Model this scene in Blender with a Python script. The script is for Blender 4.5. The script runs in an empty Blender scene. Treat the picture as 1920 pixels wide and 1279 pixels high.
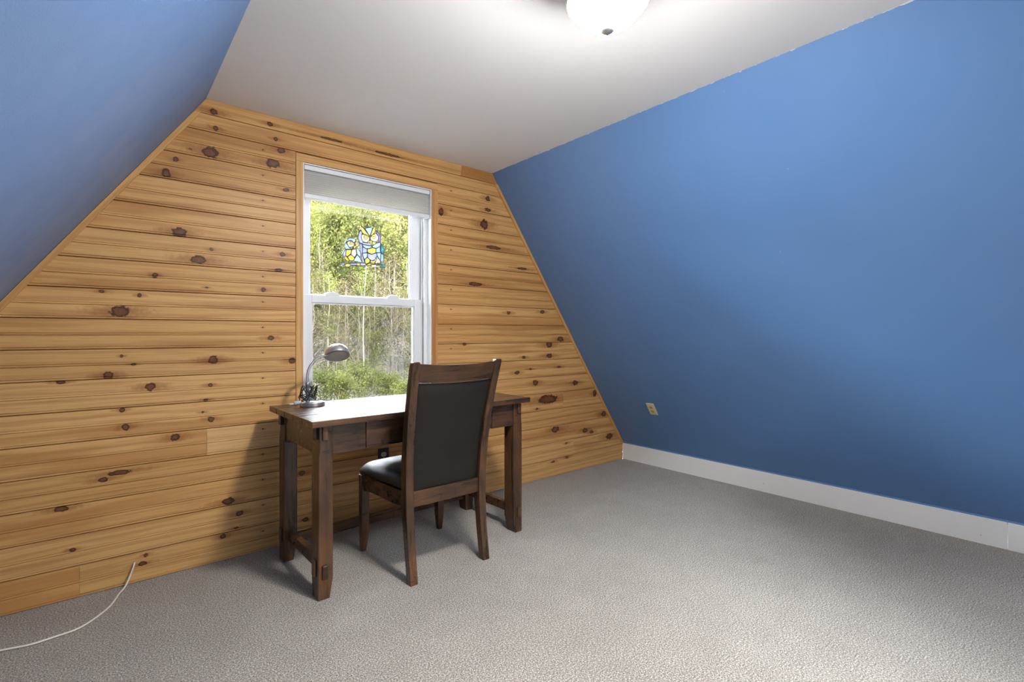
import bpy, math, random
from mathutils import Vector, Matrix

# ------------------------------------------------------------------ camera, sky, sun, exposure
scene = bpy.context.scene
COL = scene.collection
EYE = 1.118
cam_data = bpy.data.cameras.new('camera')
cam = bpy.data.objects.new('camera', cam_data)
COL.objects.link(cam)
cam.location = (0.0, 0.0, EYE)
cam.rotation_euler = (math.radians(90), 0, -math.radians(39.703))
cam_data.sensor_width = 36.0
cam_data.lens = 931.1 / 1920 * 36.0
cam_data.shift_y = -12.3 / 1920
cam_data.clip_start = 0.02
cam_data.clip_end = 500
scene.camera = cam

world = bpy.data.worlds.new('sky')
scene.world = world
world.use_nodes = True
_bg = world.node_tree.nodes['Background']
_bg.inputs['Color'].default_value = (0.87, 0.94, 1.0, 1)
SKY = 27.0
_bg.inputs['Strength'].default_value = SKY

sun_d = bpy.data.lights.new('sun', 'SUN')
sun_d.energy = 24.0
sun_d.angle = math.radians(2)
sun_d.color = (1.0, 0.93, 0.80)
sun = bpy.data.objects.new('sun', sun_d)
COL.objects.link(sun)
sun.rotation_euler = (math.radians(50), 0, math.radians(-88))   # high over the left roof slope, lights the hillside from the side

LAMP = 108.0            # radiance of the ceiling dome
vs = scene.view_settings
vs.view_transform = 'Standard'
vs.look = 'None'
vs.exposure = 1.82
vs.gamma = 1.0
vs.use_curve_mapping = False

# ------------------------------------------------------------------ room measures (metres)
D = 2.803        # gable wall face
ZC = 2.261       # ceiling
YB = -0.95       # wall behind the camera
ZB = 0.153       # top of the baseboards, foot of the slopes
XRC, XR0 = 2.140, 3.625
XLC, XL0 = 0.397, -1.058
def xr(z): return XR0 if z <= ZB else XRC + (ZC - z) / (ZC - ZB) * (XR0 - XRC)
def xl(z): return XL0 if z <= ZB else XLC - (ZC - z) / (ZC - ZB) * (XLC - XL0)

# ------------------------------------------------------------------ helpers
class MB:
    def __init__(s): s.v = []; s.f = []
    def add(s, vs_, fs):
        o = len(s.v); s.v += [tuple(p) for p in vs_]; s.f += [tuple(i + o for i in f) for f in fs]; return s
    def box(s, x0, x1, y0, y1, z0, z1):
        return s.add([(x0,y0,z0),(x1,y0,z0),(x1,y1,z0),(x0,y1,z0),(x0,y0,z1),(x1,y0,z1),(x1,y1,z1),(x0,y1,z1)],
                     [(0,3,2,1),(4,5,6,7),(0,1,5,4),(1,2,6,5),(2,3,7,6),(3,0,4,7)])
    def hexa(s, lo, hi):
        """lo, hi: two quads (counter-clockwise seen from above)"""
        return s.add(list(lo) + list(hi), [(0,3,2,1),(4,5,6,7),(0,1,5,4),(1,2,6,5),(2,3,7,6),(3,0,4,7)])
    def prism(s, poly, a, b, axis='y'):
        """poly in the plane across axis, extruded from a to b"""
        def P(p, t):
            return {'y': (p[0], t, p[1]), 'x': (t, p[0], p[1]), 'z': (p[0], p[1], t)}[axis]
        n = len(poly)
        return s.add([P(p, a) for p in poly] + [P(p, b) for p in poly],
                     [tuple(range(n)), tuple(range(2*n-1, n-1, -1))] + [(i, n+i, n+(i+1) % n, (i+1) % n) for i in range(n)])
    def tube(s, path, r, seg=8, cap=True, squash=None):
        path = [Vector(p) for p in path]; n = len(path)
        rs = r if isinstance(r, (list, tuple)) else [r]*n
        up = None; rings = []
        for i in range(n):
            t = (path[min(i+1, n-1)] - path[max(i-1, 0)])
            t = t.normalized() if t.length > 1e-9 else Vector((0,0,1))
            if up is None:
                up = Vector((0,0,1)) if abs(t.z) < .9 else Vector((1,0,0))
            a = (up - t*up.dot(t)).normalized(); b = t.cross(a); up = a
            rings.append([path[i] + a*(rs[i]*math.cos(2*math.pi*k/seg)) + b*(rs[i]*math.sin(2*math.pi*k/seg)) for k in range(seg)])
        vs_ = [p for ring in rings for p in ring]
        fs = [(i*seg+k, i*seg+(k+1) % seg, (i+1)*seg+(k+1) % seg, (i+1)*seg+k) for i in range(n-1) for k in range(seg)]
        if cap: fs += [tuple(range(seg-1, -1, -1)), tuple((n-1)*seg+k for k in range(seg))]
        return s.add(vs_, fs)
    def lathe(s, prof, seg=32, c=(0,0,0), rot=None):
        """prof: (radius, height) pairs round the z axis"""
        n = len(prof); vs_ = []
        for r, h in prof:
            for k in range(seg):
                p = Vector((r*math.cos(2*math.pi*k/seg), r*math.sin(2*math.pi*k/seg), h))
                if rot is not None: p = rot @ p
                vs_.append(p + Vector(c))
        fs = [(i*seg+k, i*seg+(k+1) % seg, (i+1)*seg+(k+1) % seg, (i+1)*seg+k) for i in range(n-1) for k in range(seg)]
        return s.add(vs_, fs)
    def mesh(s, name, mat=None, smooth=False):
        m = bpy.data.meshes.new(name); m.from_pydata(s.v, [], s.f); m.update()
        if mat: m.materials.append(mat)
        if smooth:
            m.polygons.foreach_set('use_smooth', [True]*len(m.polygons))
        return m
    def build(s, name, mat, parent=None, bevel=0.0, smooth=False, loc=None, seg=2, subsurf=0):
        o = bpy.data.objects.new(name, s.mesh(name, mat, smooth or bevel > 0)); COL.objects.link(o)
        if parent: o.parent = parent
        if loc: o.location = loc
        if bevel:
            b = o.modifiers.new('bevel', 'BEVEL'); b.width = bevel; b.segments = seg; b.limit_method = 'ANGLE'; b.angle_limit = math.radians(35)
            w = o.modifiers.new('normals', 'WEIGHTED_NORMAL'); w.keep_sharp = True
        if subsurf:
            b = o.modifiers.new('subdivision', 'SUBSURF'); b.levels = subsurf; b.render_levels = subsurf
        return o

def tag(o, label=None, cat=None, group=None, kind=None):
    if label: o['label'] = label
    if cat: o['category'] = cat
    if group: o['group'] = group
    if kind: o['kind'] = kind
    return o
def empty(name, loc=(0,0,0), rz=0.0):
    o = bpy.data.objects.new(name, None); COL.objects.link(o); o.location = loc; o.rotation_euler = (0, 0, rz)
    o.empty_display_size = 0.1
    return o

# node shorthand ------------------------------------------------------
class NT:
    def __init__(s, tree): s.t = tree; s.n = tree.nodes; s.l = tree.links
    def node(s, typ, **kw):
        n = s.n.new(typ)
        for k, v in kw.items(): setattr(n, k, v)
        return n
    def put(s, sock, v):
        if isinstance(v, bpy.types.NodeSocket): s.l.new(v, sock)
        elif isinstance(v, (tuple, list)) and len(v) == 3 and sock.type == 'RGBA': sock.default_value = (*v, 1)
        else: sock.default_value = v
    def math(s, op, a, b=0.0, c=None, clamp=False):
        n = s.node('ShaderNodeMath', operation=op, use_clamp=clamp); s.put(n.inputs[0], a); s.put(n.inputs[1], b)
        if c is not None: s.put(n.inputs[2], c)
        return n.outputs[0]
    def mapr(s, v, a, b, c=0.0, d=1.0, smooth=True):
        n = s.node('ShaderNodeMapRange', interpolation_type='SMOOTHSTEP' if smooth else 'LINEAR'); s.put(n.inputs[0], v)
        for i, x in enumerate((a, b, c, d)): s.put(n.inputs[1+i], x)
        return n.outputs[0]
    def mix(s, f, a, b, blend='MIX'):
        n = s.node('ShaderNodeMix', data_type='RGBA', blend_type=blend); s.put(n.inputs[0], f); s.put(n.inputs[6], a); s.put(n.inputs[7], b)
        return n.outputs[2]
    def coord(s, name='Object'): return s.node('ShaderNodeTexCoord').outputs[name]
    def mapping(s, v, scale=(1,1,1), loc=(0,0,0), rot=(0,0,0)):
        n = s.node('ShaderNodeMapping'); s.put(n.inputs['Vector'], v); n.inputs['Scale'].default_value = scale
        n.inputs['Location'].default_value = loc; n.inputs['Rotation'].default_value = rot; return n.outputs[0]
    def noise(s, v, scale, detail=3.0, rough=.55, dist=0.0):
        n = s.node('ShaderNodeTexNoise'); s.put(n.inputs['Vector'], v); n.inputs['Scale'].default_value = scale
        n.inputs['Detail'].default_value = detail; n.inputs['Roughness'].default_value = rough; n.inputs['Distortion'].default_value = dist
        return n.outputs['Fac']
    def ramp(s, f, stops):
        n = s.node('ShaderNodeValToRGB'); s.put(n.inputs[0], f); e = n.color_ramp.elements
        while len(e) < len(stops): e.new(.5)
        for el, (p, c) in zip(e, stops): el.position = p; el.color = (*c, 1) if len(c) == 3 else c
        return n.outputs[0]
    def bump(s, h, strength=.3, dist=.01):
        n = s.node('ShaderNodeBump'); s.put(n.inputs['Height'], h); n.inputs['Strength'].default_value = strength; n.inputs['Distance'].default_value = dist
        return n.outputs[0]
def material(name):
    m = bpy.data.materials.new(name); m.use_nodes = True
    t = NT(m.node_tree); b = m.node_tree.nodes['Principled BSDF']
    return m, t, b
def simple(name, col, rough=.5, metal=0.0, spec=.5, vary=.06, bumps=0.0, bscale=200):
    m, t, b = material(name)
    f = t.noise(t.coord(), 14, 3)
    c = t.mix(f, tuple(x*(1-vary) for x in col), tuple(min(1, x*(1+vary)) for x in col))
    t.put(b.inputs['Base Color'], c); b.inputs['Roughness'].default_value = rough; b.inputs['Metallic'].default_value = metal
    b.inputs['Specular IOR Level'].default_value = spec
    if bumps: t.put(b.inputs['Normal'], t.bump(t.noise(t.coord(), bscale, 4), bumps, .002))
    return m

# ------------------------------------------------------------------ materials
def mat_blue():
    m, t, b = material('blue_satin_paint')
    P = t.coord(); sep = t.node('ShaderNodeSeparateXYZ'); t.put(sep.inputs[0], P)
    f = t.noise(P, 1.6, 4)
    blue = t.mix(f, (.094, .212, .445), (.106, .230, .475))
    # ragged cut-in line where the ceiling paint laps onto the slope
    e = t.noise(P, 38, 3); lim = t.math('MULTIPLY_ADD', e, .012, -.0075)
    edge = t.math('GREATER_THAN', sep.outputs['Z'], t.math('SUBTRACT', ZC - .0015, lim))
    # small scuffs
    sc = t.mapr(t.noise(P, 55, 1), .79, .80); sc = t.math('MULTIPLY', sc, t.mapr(t.noise(P, 3.1, 1), .58, .62))
    col = t.mix(t.math('MULTIPLY', sc, .25), blue, (.5, .6, .7))
    t.put(b.inputs['Base Color'], t.mix(edge, col, (.74, .74, .73)))
    t.put(b.inputs['Roughness'], t.mapr(t.noise(P, 3, 3), .3, .7, .42, .52))
    b.inputs['Specular IOR Level'].default_value = .75
    h = t.math('ADD', t.noise(P, 240, 3), t.math('MULTIPLY', t.noise(P, 5, 2), 4))
    t.put(b.inputs['Normal'], t.bump(h, .10, .004))
    return m
def mat_ceiling():
    m, t, b = material('white_ceiling_paint')
    P = t.coord()
    t.put(b.inputs['Base Color'], t.mix(t.noise(P, 2.2, 4), (.80, .80, .795), (.84, .84, .835)))
    b.inputs['Roughness'].default_value = .85
    t.put(b.inputs['Normal'], t.bump(t.noise(P, 180, 3), .06, .003))
    return m
def mat_carpet():
    m, t, b = material('grey_beige_carpet')
    P = t.coord()
    n1 = t.noise(P, 190, 2, .6); n2 = t.noise(P, 420, 2, .6); n3 = t.noise(P, 7, 4, .6); n4 = t.noise(P, 1.3, 3)
    s = t.math('ADD', t.math('MULTIPLY', n1, .6), t.math('MULTIPLY', n2, .4))
    c = t.ramp(s, [(.40, (.070, .057, .045)), (.465, (.182, .155, .128)), (.53, (.298, .257, .216)), (.60, (.59, .52, .445))])
    w = t.math('ADD', t.math('MULTIPLY', n3, .5), t.math('MULTIPLY', n4, .5))
    c = t.mix(t.mapr(w, .35, .65, .0, .22), c, (.36, .32, .285), 'MULTIPLY')
    t.put(b.inputs['Base Color'], c); b.inputs['Roughness'].default_value = 1.0; b.inputs['Specular IOR Level'].default_value = .1
    b.inputs['Sheen Weight'].default_value = .25; b.inputs['Sheen Roughness'].default_value = .6
    h = t.math('ADD', s, t.math('MULTIPLY', n3, .5))
    t.put(b.inputs['Normal'], t.bump(h, .6, .005))
    return m

def knot_group():
    g = bpy.data.node_groups.new('knot', 'ShaderNodeTree')
    for nm in ('X', 'Z', 'KX', 'KZ', 'RX', 'RZ', 'W'): g.interface.new_socket(nm, in_out='INPUT', socket_type='NodeSocketFloat')
    for nm in ('Core', 'Ring', 'Halo', 'Warp'): g.interface.new_socket(nm, in_out='OUTPUT', socket_type='NodeSocketFloat')
    t = NT(g); i = t.node('NodeGroupInput').outputs; o = t.node('NodeGroupOutput').inputs
    ddx = t.math('SUBTRACT', i['X'], i['KX']); ddz = t.math('SUBTRACT', i['Z'], i['KZ'])
    wob = t.math('MULTIPLY', i['W'], 1.25)
    dx = t.math('DIVIDE', ddx, i['RX']); dz = t.math('DIVIDE', ddz, i['RZ'])
    r = t.math('SQRT', t.math('ADD', t.math('MULTIPLY', dx, dx), t.math('MULTIPLY', dz, dz)))
    rw = t.math('ADD', r, wob)
    t.put(o['Core'], t.mapr(rw, 1.12, .92))
    t.put(o['Ring'], t.math('MULTIPLY', t.mapr(rw, 1.25, 1.0), t.mapr(rw, .45, .9)))
    d4 = t.math('MULTIPLY', dx, .3)
    r2 = t.math('SQRT', t.math('ADD', t.math('MULTIPLY', d4, d4), t.math('MULTIPLY', dz, dz)))
    t.put(o['Halo'], t.mapr(t.math('ADD', r2, wob), 1.7, .35))
    t.put(o['Warp'], t.math('MULTIPLY', ddz, t.mapr(r2, 2.6, .4, 0, .75)))
    return g
KNOT = knot_group()
def mat_pine(name, seed, tone=0.0, knots=(), axis='x'):
    """oiled knotty pine; grain runs along x (or z for upright trim)"""
    rnd = random.Random(seed)
    m, t, b = material(name)
    P = t.coord(); sep = t.node('ShaderNodeSeparateXYZ'); t.put(sep.inputs[0], P)
    X, Z = sep.outputs['X'], sep.outputs['Z']
    if axis == 'z': X, Z = Z, X
    if isinstance(axis, tuple):
        ux, uz = axis
        X, Z = (t.math('ADD', t.math('MULTIPLY', X, ux), t.math('MULTIPLY', Z, uz)), t.math('SUBTRACT', t.math('MULTIPLY', Z, ux), t.math('MULTIPLY', X, uz)))
    wn = t.math('SUBTRACT', t.noise(P, 60, 2), .5)
    core = ring = halo = None; zz = Z
    for kx, kz, rx_, rz_ in knots:
        g = t.node('ShaderNodeGroup'); g.node_tree = KNOT
        t.put(g.inputs['X'], X); t.put(g.inputs['Z'], Z); t.put(g.inputs['W'], wn)
        for nm, v in (('KX', kx), ('KZ', kz), ('RX', rx_), ('RZ', rz_)): g.inputs[nm].default_value = v
        if core is None: core, ring, halo = g.outputs['Core'], g.outputs['Ring'], g.outputs['Halo']
        else:
            core = t.math('MAXIMUM', core, g.outputs['Core']); ring = t.math('MAXIMUM', ring, g.outputs['Ring']); halo = t.math('MAXIMUM', halo, g.outputs['Halo'])
        zz = t.math('SUBTRACT', zz, g.outputs['Warp'])
    cmb = t.node('ShaderNodeCombineXYZ'); t.put(cmb.inputs[0], X); t.put(cmb.inputs[2], zz); cmb.inputs[1].default_value = rnd.uniform(0, 50)
    G = cmb.outputs[0]
    # slow wander of the grain, then fine bands and streaks
    wander = t.noise(t.mapping(G, (1.1, 1, 7)), 1.0, 3, .5)
    bands = t.math('MULTIPLY_ADD', wander, 2.2, t.math('MULTIPLY', zz, 26 + rnd.uniform(-8, 8)))
    w = t.math('SINE', t.math('MULTIPLY', bands, 6.0)); w = t.mapr(w, .1, 1.0)
    fine = t.noise(t.mapping(G, (4, 1, 210)), 1.0, 3, .6)
    streak = t.noise(t.mapping(G, (1.3, 1, 26)), 1.0, 4, .6)
    heart = t.mapr(t.noise(t.mapping(G, (1.15, 1, 13)), 1.0, 2, .5), .56 - tone*.22, .66 - tone*.18)
    k = rnd.uniform(-.06, .06)
    light = (.73 + k, .445 + k*.8, .178 + k*.5); mid = (.585 + k, .300 + k*.7, .092 + k*.4); dark = (.33 + k*.6, .122 + k*.3, .034)
    c = t.mix(streak, light, mid)
    c = t.mix(t.math('MULTIPLY', w, .34), c, dark)
    c = t.mix(t.math('MULTIPLY', heart, .36 + .40*max(tone, 0)), c, dark)
    c = t.mix(max(0.0, min(1.0, tone*.5)), c, mid) if tone > 0 else t.mix(min(1.0, -tone*.6), c, (.74, .48, .225))
    c = t.mix(t.mapr(fine, .45, .72, 0, .36), c, dark)
    if core is not None:
        c = t.mix(t.math('MULTIPLY', halo, .62), c, (.27, .090, .022))
        cn = t.mix(t.noise(P, 90, 3), (.115, .041, .017), (.235, .088, .034))
        c = t.mix(core, c, cn); c = t.mix(t.math('MULTIPLY', ring, .85), c, (.045, .016, .008))
    t.put(b.inputs['Base Color'], c)
    b.inputs['Roughness'].default_value = .42; b.inputs['Specular IOR Level'].default_value = .28
    t.put(b.inputs['Normal'], t.bump(fine, .08, .002))
    return m
def mat_dark(name='distressed_dark_wood', vertical=False):
    m, t, b = material(name)
    P = t.coord(); info = t.node('ShaderNodeObjectInfo')
    off = t.node('ShaderNodeVectorMath', operation='ADD'); t.put(off.inputs[0], P)
    cmb = t.node('ShaderNodeCombineXYZ'); t.put(cmb.inputs[0], t.math('MULTIPLY', info.outputs['Random'], 37)); t.put(cmb.inputs[1], t.math('MULTIPLY', info.outputs['Random'], 11))
    t.put(off.inputs[1], cmb.outputs[0]); Q = off.outputs[0]
    g = t.mapping(Q, (30, 30, 2.2) if vertical else (2.2, 30, 30))
    grain = t.noise(g, 1.0, 5, .6, .4); blot = t.noise(Q, 6, 3, .55); fine = t.noise(t.mapping(Q, (190, 190, 9) if vertical else (9, 190, 190)), 1, 3)
    c = t.ramp(t.math('ADD', t.math('MULTIPLY', grain, .6), t.math('MULTIPLY', blot, .4)), [(.30, (.015, .008, .005)), (.47, (.050, .024, .012)), (.60, (.112, .049, .019)), (.72, (.205, .092, .035))])
    c = t.mix(t.mapr(fine, .5, .75, 0, .5), c, (.018, .009, .005))
    # saw marks rubbed with dark stain
    chat = t.noise(t.mapping(Q, (5, 5, 60) if vertical else (60, 5, 5)), 1.0, 2)
    c = t.mix(t.math('MULTIPLY', t.mapr(chat, .62, .70), t.mapr(t.noise(Q, 9, 2), .52, .6)), c, (.012, .007, .005))
    t.put(b.inputs['Base Color'], c)
    t.put(b.inputs['Roughness'], t.mapr(grain, .3, .7, .24, .38)); b.inputs['Specular IOR Level'].default_value = .42
    b.inputs['Coat Weight'].default_value = .12; b.inputs['Coat Roughness'].default_value = .22
    t.put(b.inputs['Normal'], t.bump(grain, .12, .003))
    return m
def mat_leather():
    m, t, b = material('black_brown_leather')
    P = t.coord()
    v = t.node('ShaderNodeTexVoronoi'); t.put(v.inputs['Vector'], P); v.inputs['Scale'].default_value = 420
    t.put(b.inputs['Base Color'], t.mix(t.noise(P, 9, 4), (.009, .0072, .0058), (.0165, .0128, .0102)))
    t.put(b.inputs['Roughness'], t.mapr(t.noise(P, 18, 3), .3, .7, .36, .50)); b.inputs['Specular IOR Level'].default_value = .36
    h = t.math('ADD', t.math('MULTIPLY', v.outputs['Distance'], .6), t.math('MULTIPLY', t.noise(P, 26, 4), 2.0))
    t.put(b.inputs['Normal'], t.bump(h, .14, .004))
    return m
def mat_glass(name='window_glass', tint=(1, 1, 1)):
    m = bpy.data.materials.new(name); m.use_nodes = True; t = NT(m.node_tree); t.n.clear()
    out = t.node('ShaderNodeOutputMaterial'); tr = t.node('ShaderNodeBsdfTransparent'); gl = t.node('ShaderNodeBsdfGlossy')
    t.put(tr.inputs[0], t.mix(t.noise(t.coord(), 3, 2), tuple(x*.985 for x in tint), tint)); gl.inputs['Roughness'].default_value = .02
    fr = t.node('ShaderNodeFresnel'); fr.inputs[0].default_value = 1.45
    mx = t.node('ShaderNodeMixShader'); t.put(mx.inputs[0], fr.outputs[0]); t.put(mx.inputs[1], tr.outputs[0]); t.put(mx.inputs[2], gl.outputs[0])
    t.put(out.inputs[0], mx.outputs[0]); return m
def mat_screen():
    m = bpy.data.materials.new('insect_screen'); m.use_nodes = True; t = NT(m.node_tree); t.n.clear()
    out = t.node('ShaderNodeOutputMaterial'); tr = t.node('ShaderNodeBsdfTransparent'); df = t.node('ShaderNodeBsdfDiffuse')
    t.put(df.inputs[0], t.mix(t.noise(t.coord(), 30, 2), (.012, .012, .012), (.018, .018, .017)))
    mx = t.node('ShaderNodeMixShader'); mx.inputs[0].default_value = .20
    t.put(mx.inputs[1], tr.outputs[0]); t.put(mx.inputs[2], df.outputs[0]); t.put(out.inputs[0], mx.outputs[0]); return m
def mat_stained(name, col, amt=.6):
    m = bpy.data.materials.new(name); m.use_nodes = True; t = NT(m.node_tree); t.n.clear()
    out = t.node('ShaderNodeOutputMaterial'); tr = t.node('ShaderNodeBsdfTransparent'); tl = t.node('ShaderNodeBsdfTranslucent'); df = t.node('ShaderNodeBsdfDiffuse')
    c = t.mix(t.noise(t.coord(), 60, 3), tuple(x*.85 for x in col), col)
    for s_ in (tr, tl, df): t.put(s_.inputs[0], c)
    a = t.node('ShaderNodeMixShader'); a.inputs[0].default_value = .45; t.put(a.inputs[1], tl.outputs[0]); t.put(a.inputs[2], df.outputs[0])
    mx = t.node('ShaderNodeMixShader'); mx.inputs[0].default_value = amt; t.put(mx.inputs[1], tr.outputs[0]); t.put(mx.inputs[2], a.outputs[0])
    t.put(out.inputs[0], mx.outputs[0]); return m
def mat_shade():
    m, t, b = material('pleated_shade_fabric')
    P = t.coord()
    t.put(b.inputs['Base Color'], t.mix(t.noise(t.mapping(P, (20, 20, 300)), 1, 3), (.80, .79, .765), (.86, .85, .825)))
    b.inputs['Roughness'].default_value = .9; b.inputs['Specular IOR Level'].default_value = .1
    tl = t.node('ShaderNodeBsdfTranslucent'); tl.inputs[0].default_value = (.80, .77, .70, 1)
    mx = t.node('ShaderNodeMixShader'); mx.inputs[0].default_value = .22; t.put(mx.inputs[1], b.outputs[0]); t.put(mx.inputs[2], tl.outputs[0])
    t.put(t.n['Material Output'].inputs[0], mx.outputs[0])
    return m
def mat_emit(name, col, s):
    m = bpy.data.materials.new(name); m.use_nodes = True; t = NT(m.node_tree); t.n.clear()
    out = t.node('ShaderNodeOutputMaterial'); e = t.node('ShaderNodeEmission'); e.inputs[0].default_value = (*col, 1); e.inputs[1].default_value = s
    t.put(out.inputs[0], e.outputs[0]); return m
def mat_leaf(name, a, c, trans=.35):
    m = bpy.data.materials.new(name); m.use_nodes = True; t = NT(m.node_tree); t.n.clear()
    out = t.node('ShaderNodeOutputMaterial'); df = t.node('ShaderNodeBsdfDiffuse'); tl = t.node('ShaderNodeBsdfTranslucent')
    info = t.node('ShaderNodeObjectInfo')
    f = t.math('ADD', t.math('MULTIPLY', t.noise(t.coord(), 1.7, 3), .7), t.math('MULTIPLY', info.outputs['Random'], .3))
    col = t.ramp(f, [(.3, a), (.7, c)])
    t.put(df.inputs[0], col); t.put(tl.inputs[0], col)
    mx = t.node('ShaderNodeMixShader'); mx.inputs[0].default_value = trans; t.put(mx.inputs[1], df.outputs[0]); t.put(mx.inputs[2], tl.outputs[0])
    t.put(out.inputs[0], mx.outputs[0]); return m

BLUE = mat_blue(); CEIL = mat_ceiling(); CARPET = mat_carpet()
WHITE = simple('white_trim_paint', (.74, .73, .71), .45, vary=.02)
VINYL = simple('white_vinyl', (.80, .81, .82), .35, vary=.015)
BACK = simple('plain_white_wall', (.62, .61, .60), .8, vary=.03)
DARK = mat_dark(); DARKV = mat_dark('distressed_dark_wood_upright', True)
LEATHER = mat_leather(); GLASS = mat_glass(); SCREEN = mat_screen(); SHADE = mat_shade()
STEEL = simple('brushed_nickel', (.66, .665, .67), .34, metal=.92, vary=.05)
BLACK = simple('black_rubber', (.012, .013, .014), .4)
GREYP = simple('grey_plastic', (.42, .44, .46), .35)
IVORY = simple('ivory_plastic', (.70, .60, .38), .4)
SLOT = simple('dark_slot', (.03, .025, .02), .6)
BROWNPL = simple('dark_brown_plate', (.03, .022, .018), .4)
CORDW = simple('cream_cable_jacket', (.72, .66, .57), .45)

# ------------------------------------------------------------------ floor, ceiling, walls
fl = MB().box(XL0-.3, XR0+.3, YB-.2, D+.15, -.12, 0).build('floor', CARPET); tag(fl, 'short grey-beige speckled carpet covering the floor', kind='structure')
ce = MB().box(XLC-.25, XRC+.25, YB-.2, D+.15, ZC, ZC+.12).build('ceiling', CEIL); tag(ce, 'flat white painted ceiling strip between the blue slopes', kind='structure')
wr = MB().prism([(XR0, ZB-.02), (XR0, ZB), (XRC, ZC), (XRC, ZC+.12), (XRC+.14, ZC+.12), (XR0+.16, ZB-.02)], YB-.2, D+.15).build('wall_right', BLUE); tag(wr, 'blue painted sloping wall on the right', kind='structure')
wl = MB().prism([(XL0, ZB-.02), (XL0, ZB), (XLC, ZC), (XLC, ZC+.12), (XLC-.14, ZC+.12), (XL0-.16, ZB-.02)], YB-.2, D+.15).build('wall_left', BLUE); tag(wl, 'blue painted sloping wall on the left', kind='structure')
DX0, DX1, DZ1 = 1.04, 1.90, 2.03      # glazed door added unseen behind the viewer to let in fill daylight
wf = MB().box(XL0-.3, DX0, YB-.12, YB, 0, ZC+.1).box(DX1, XR0+.3, YB-.12, YB, 0, ZC+.1).box(DX0, DX1, YB-.12, YB, DZ1, ZC+.1).build('wall_front', BACK); tag(wf, 'plain white wall behind the viewer', kind='structure')

a, b_ = DX0, DX1
d_ = MB().box(a, a+.08, YB-.08, YB-.04, 0, DZ1).box(b_-.08, b_, YB-.08, YB-.04, 0, DZ1).box(a+.08, b_-.08, YB-.08, YB-.04, 0, .14).box(a+.08, b_-.08, YB-.08, YB-.04, DZ1-.09, DZ1).build('fill_door_1', WHITE, bevel=.003)
tag(d_, 'white glazed door added unseen behind the viewer for daylight fill', kind='structure')
MB().box(a+.078, b_-.078, YB-.062, YB-.058, .138, DZ1-.088).build('pane', GLASS, d_)
MB().tube([(a+.04, YB-.04, 1.0), (a+.04, YB+.01, 1.0), (a+.14, YB+.012, 1.0)], .009, 10).build('handle', STEEL, d_, smooth=True)

# window opening in the gable
WX0, WX1, WZ0, WZ1 = .850, 1.652, .560, 2.056      # clear opening inside the pine casing
CX0, CX1, CZ0, CZ1 = .813, 1.696, .529, 2.098      # outer edge of the casing
ROW = .1314; Z0 = .0035
bk = MB()
YF, YK = D+.016, D+.15
bk.prism([(XL0, 0), (CX0, 0), (CX0, ZC), (XLC, ZC), (XL0, ZB)], YF, YK)
bk.prism([(CX1, 0), (XR0, 0), (XR0, ZB), (XRC, ZC), (CX1, ZC)], YF, YK)
bk.box(CX0, CX1, YF, YK, 0, CZ0); bk.box(CX0, CX1, YF, YK, CZ1, ZC)
wb = bk.build('wall_back', simple('gable_backing', (.16, .09, .045), .8)); tag(wb, 'gable wall clad in horizontal knotty pine boards round the window', kind='structure')

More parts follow.
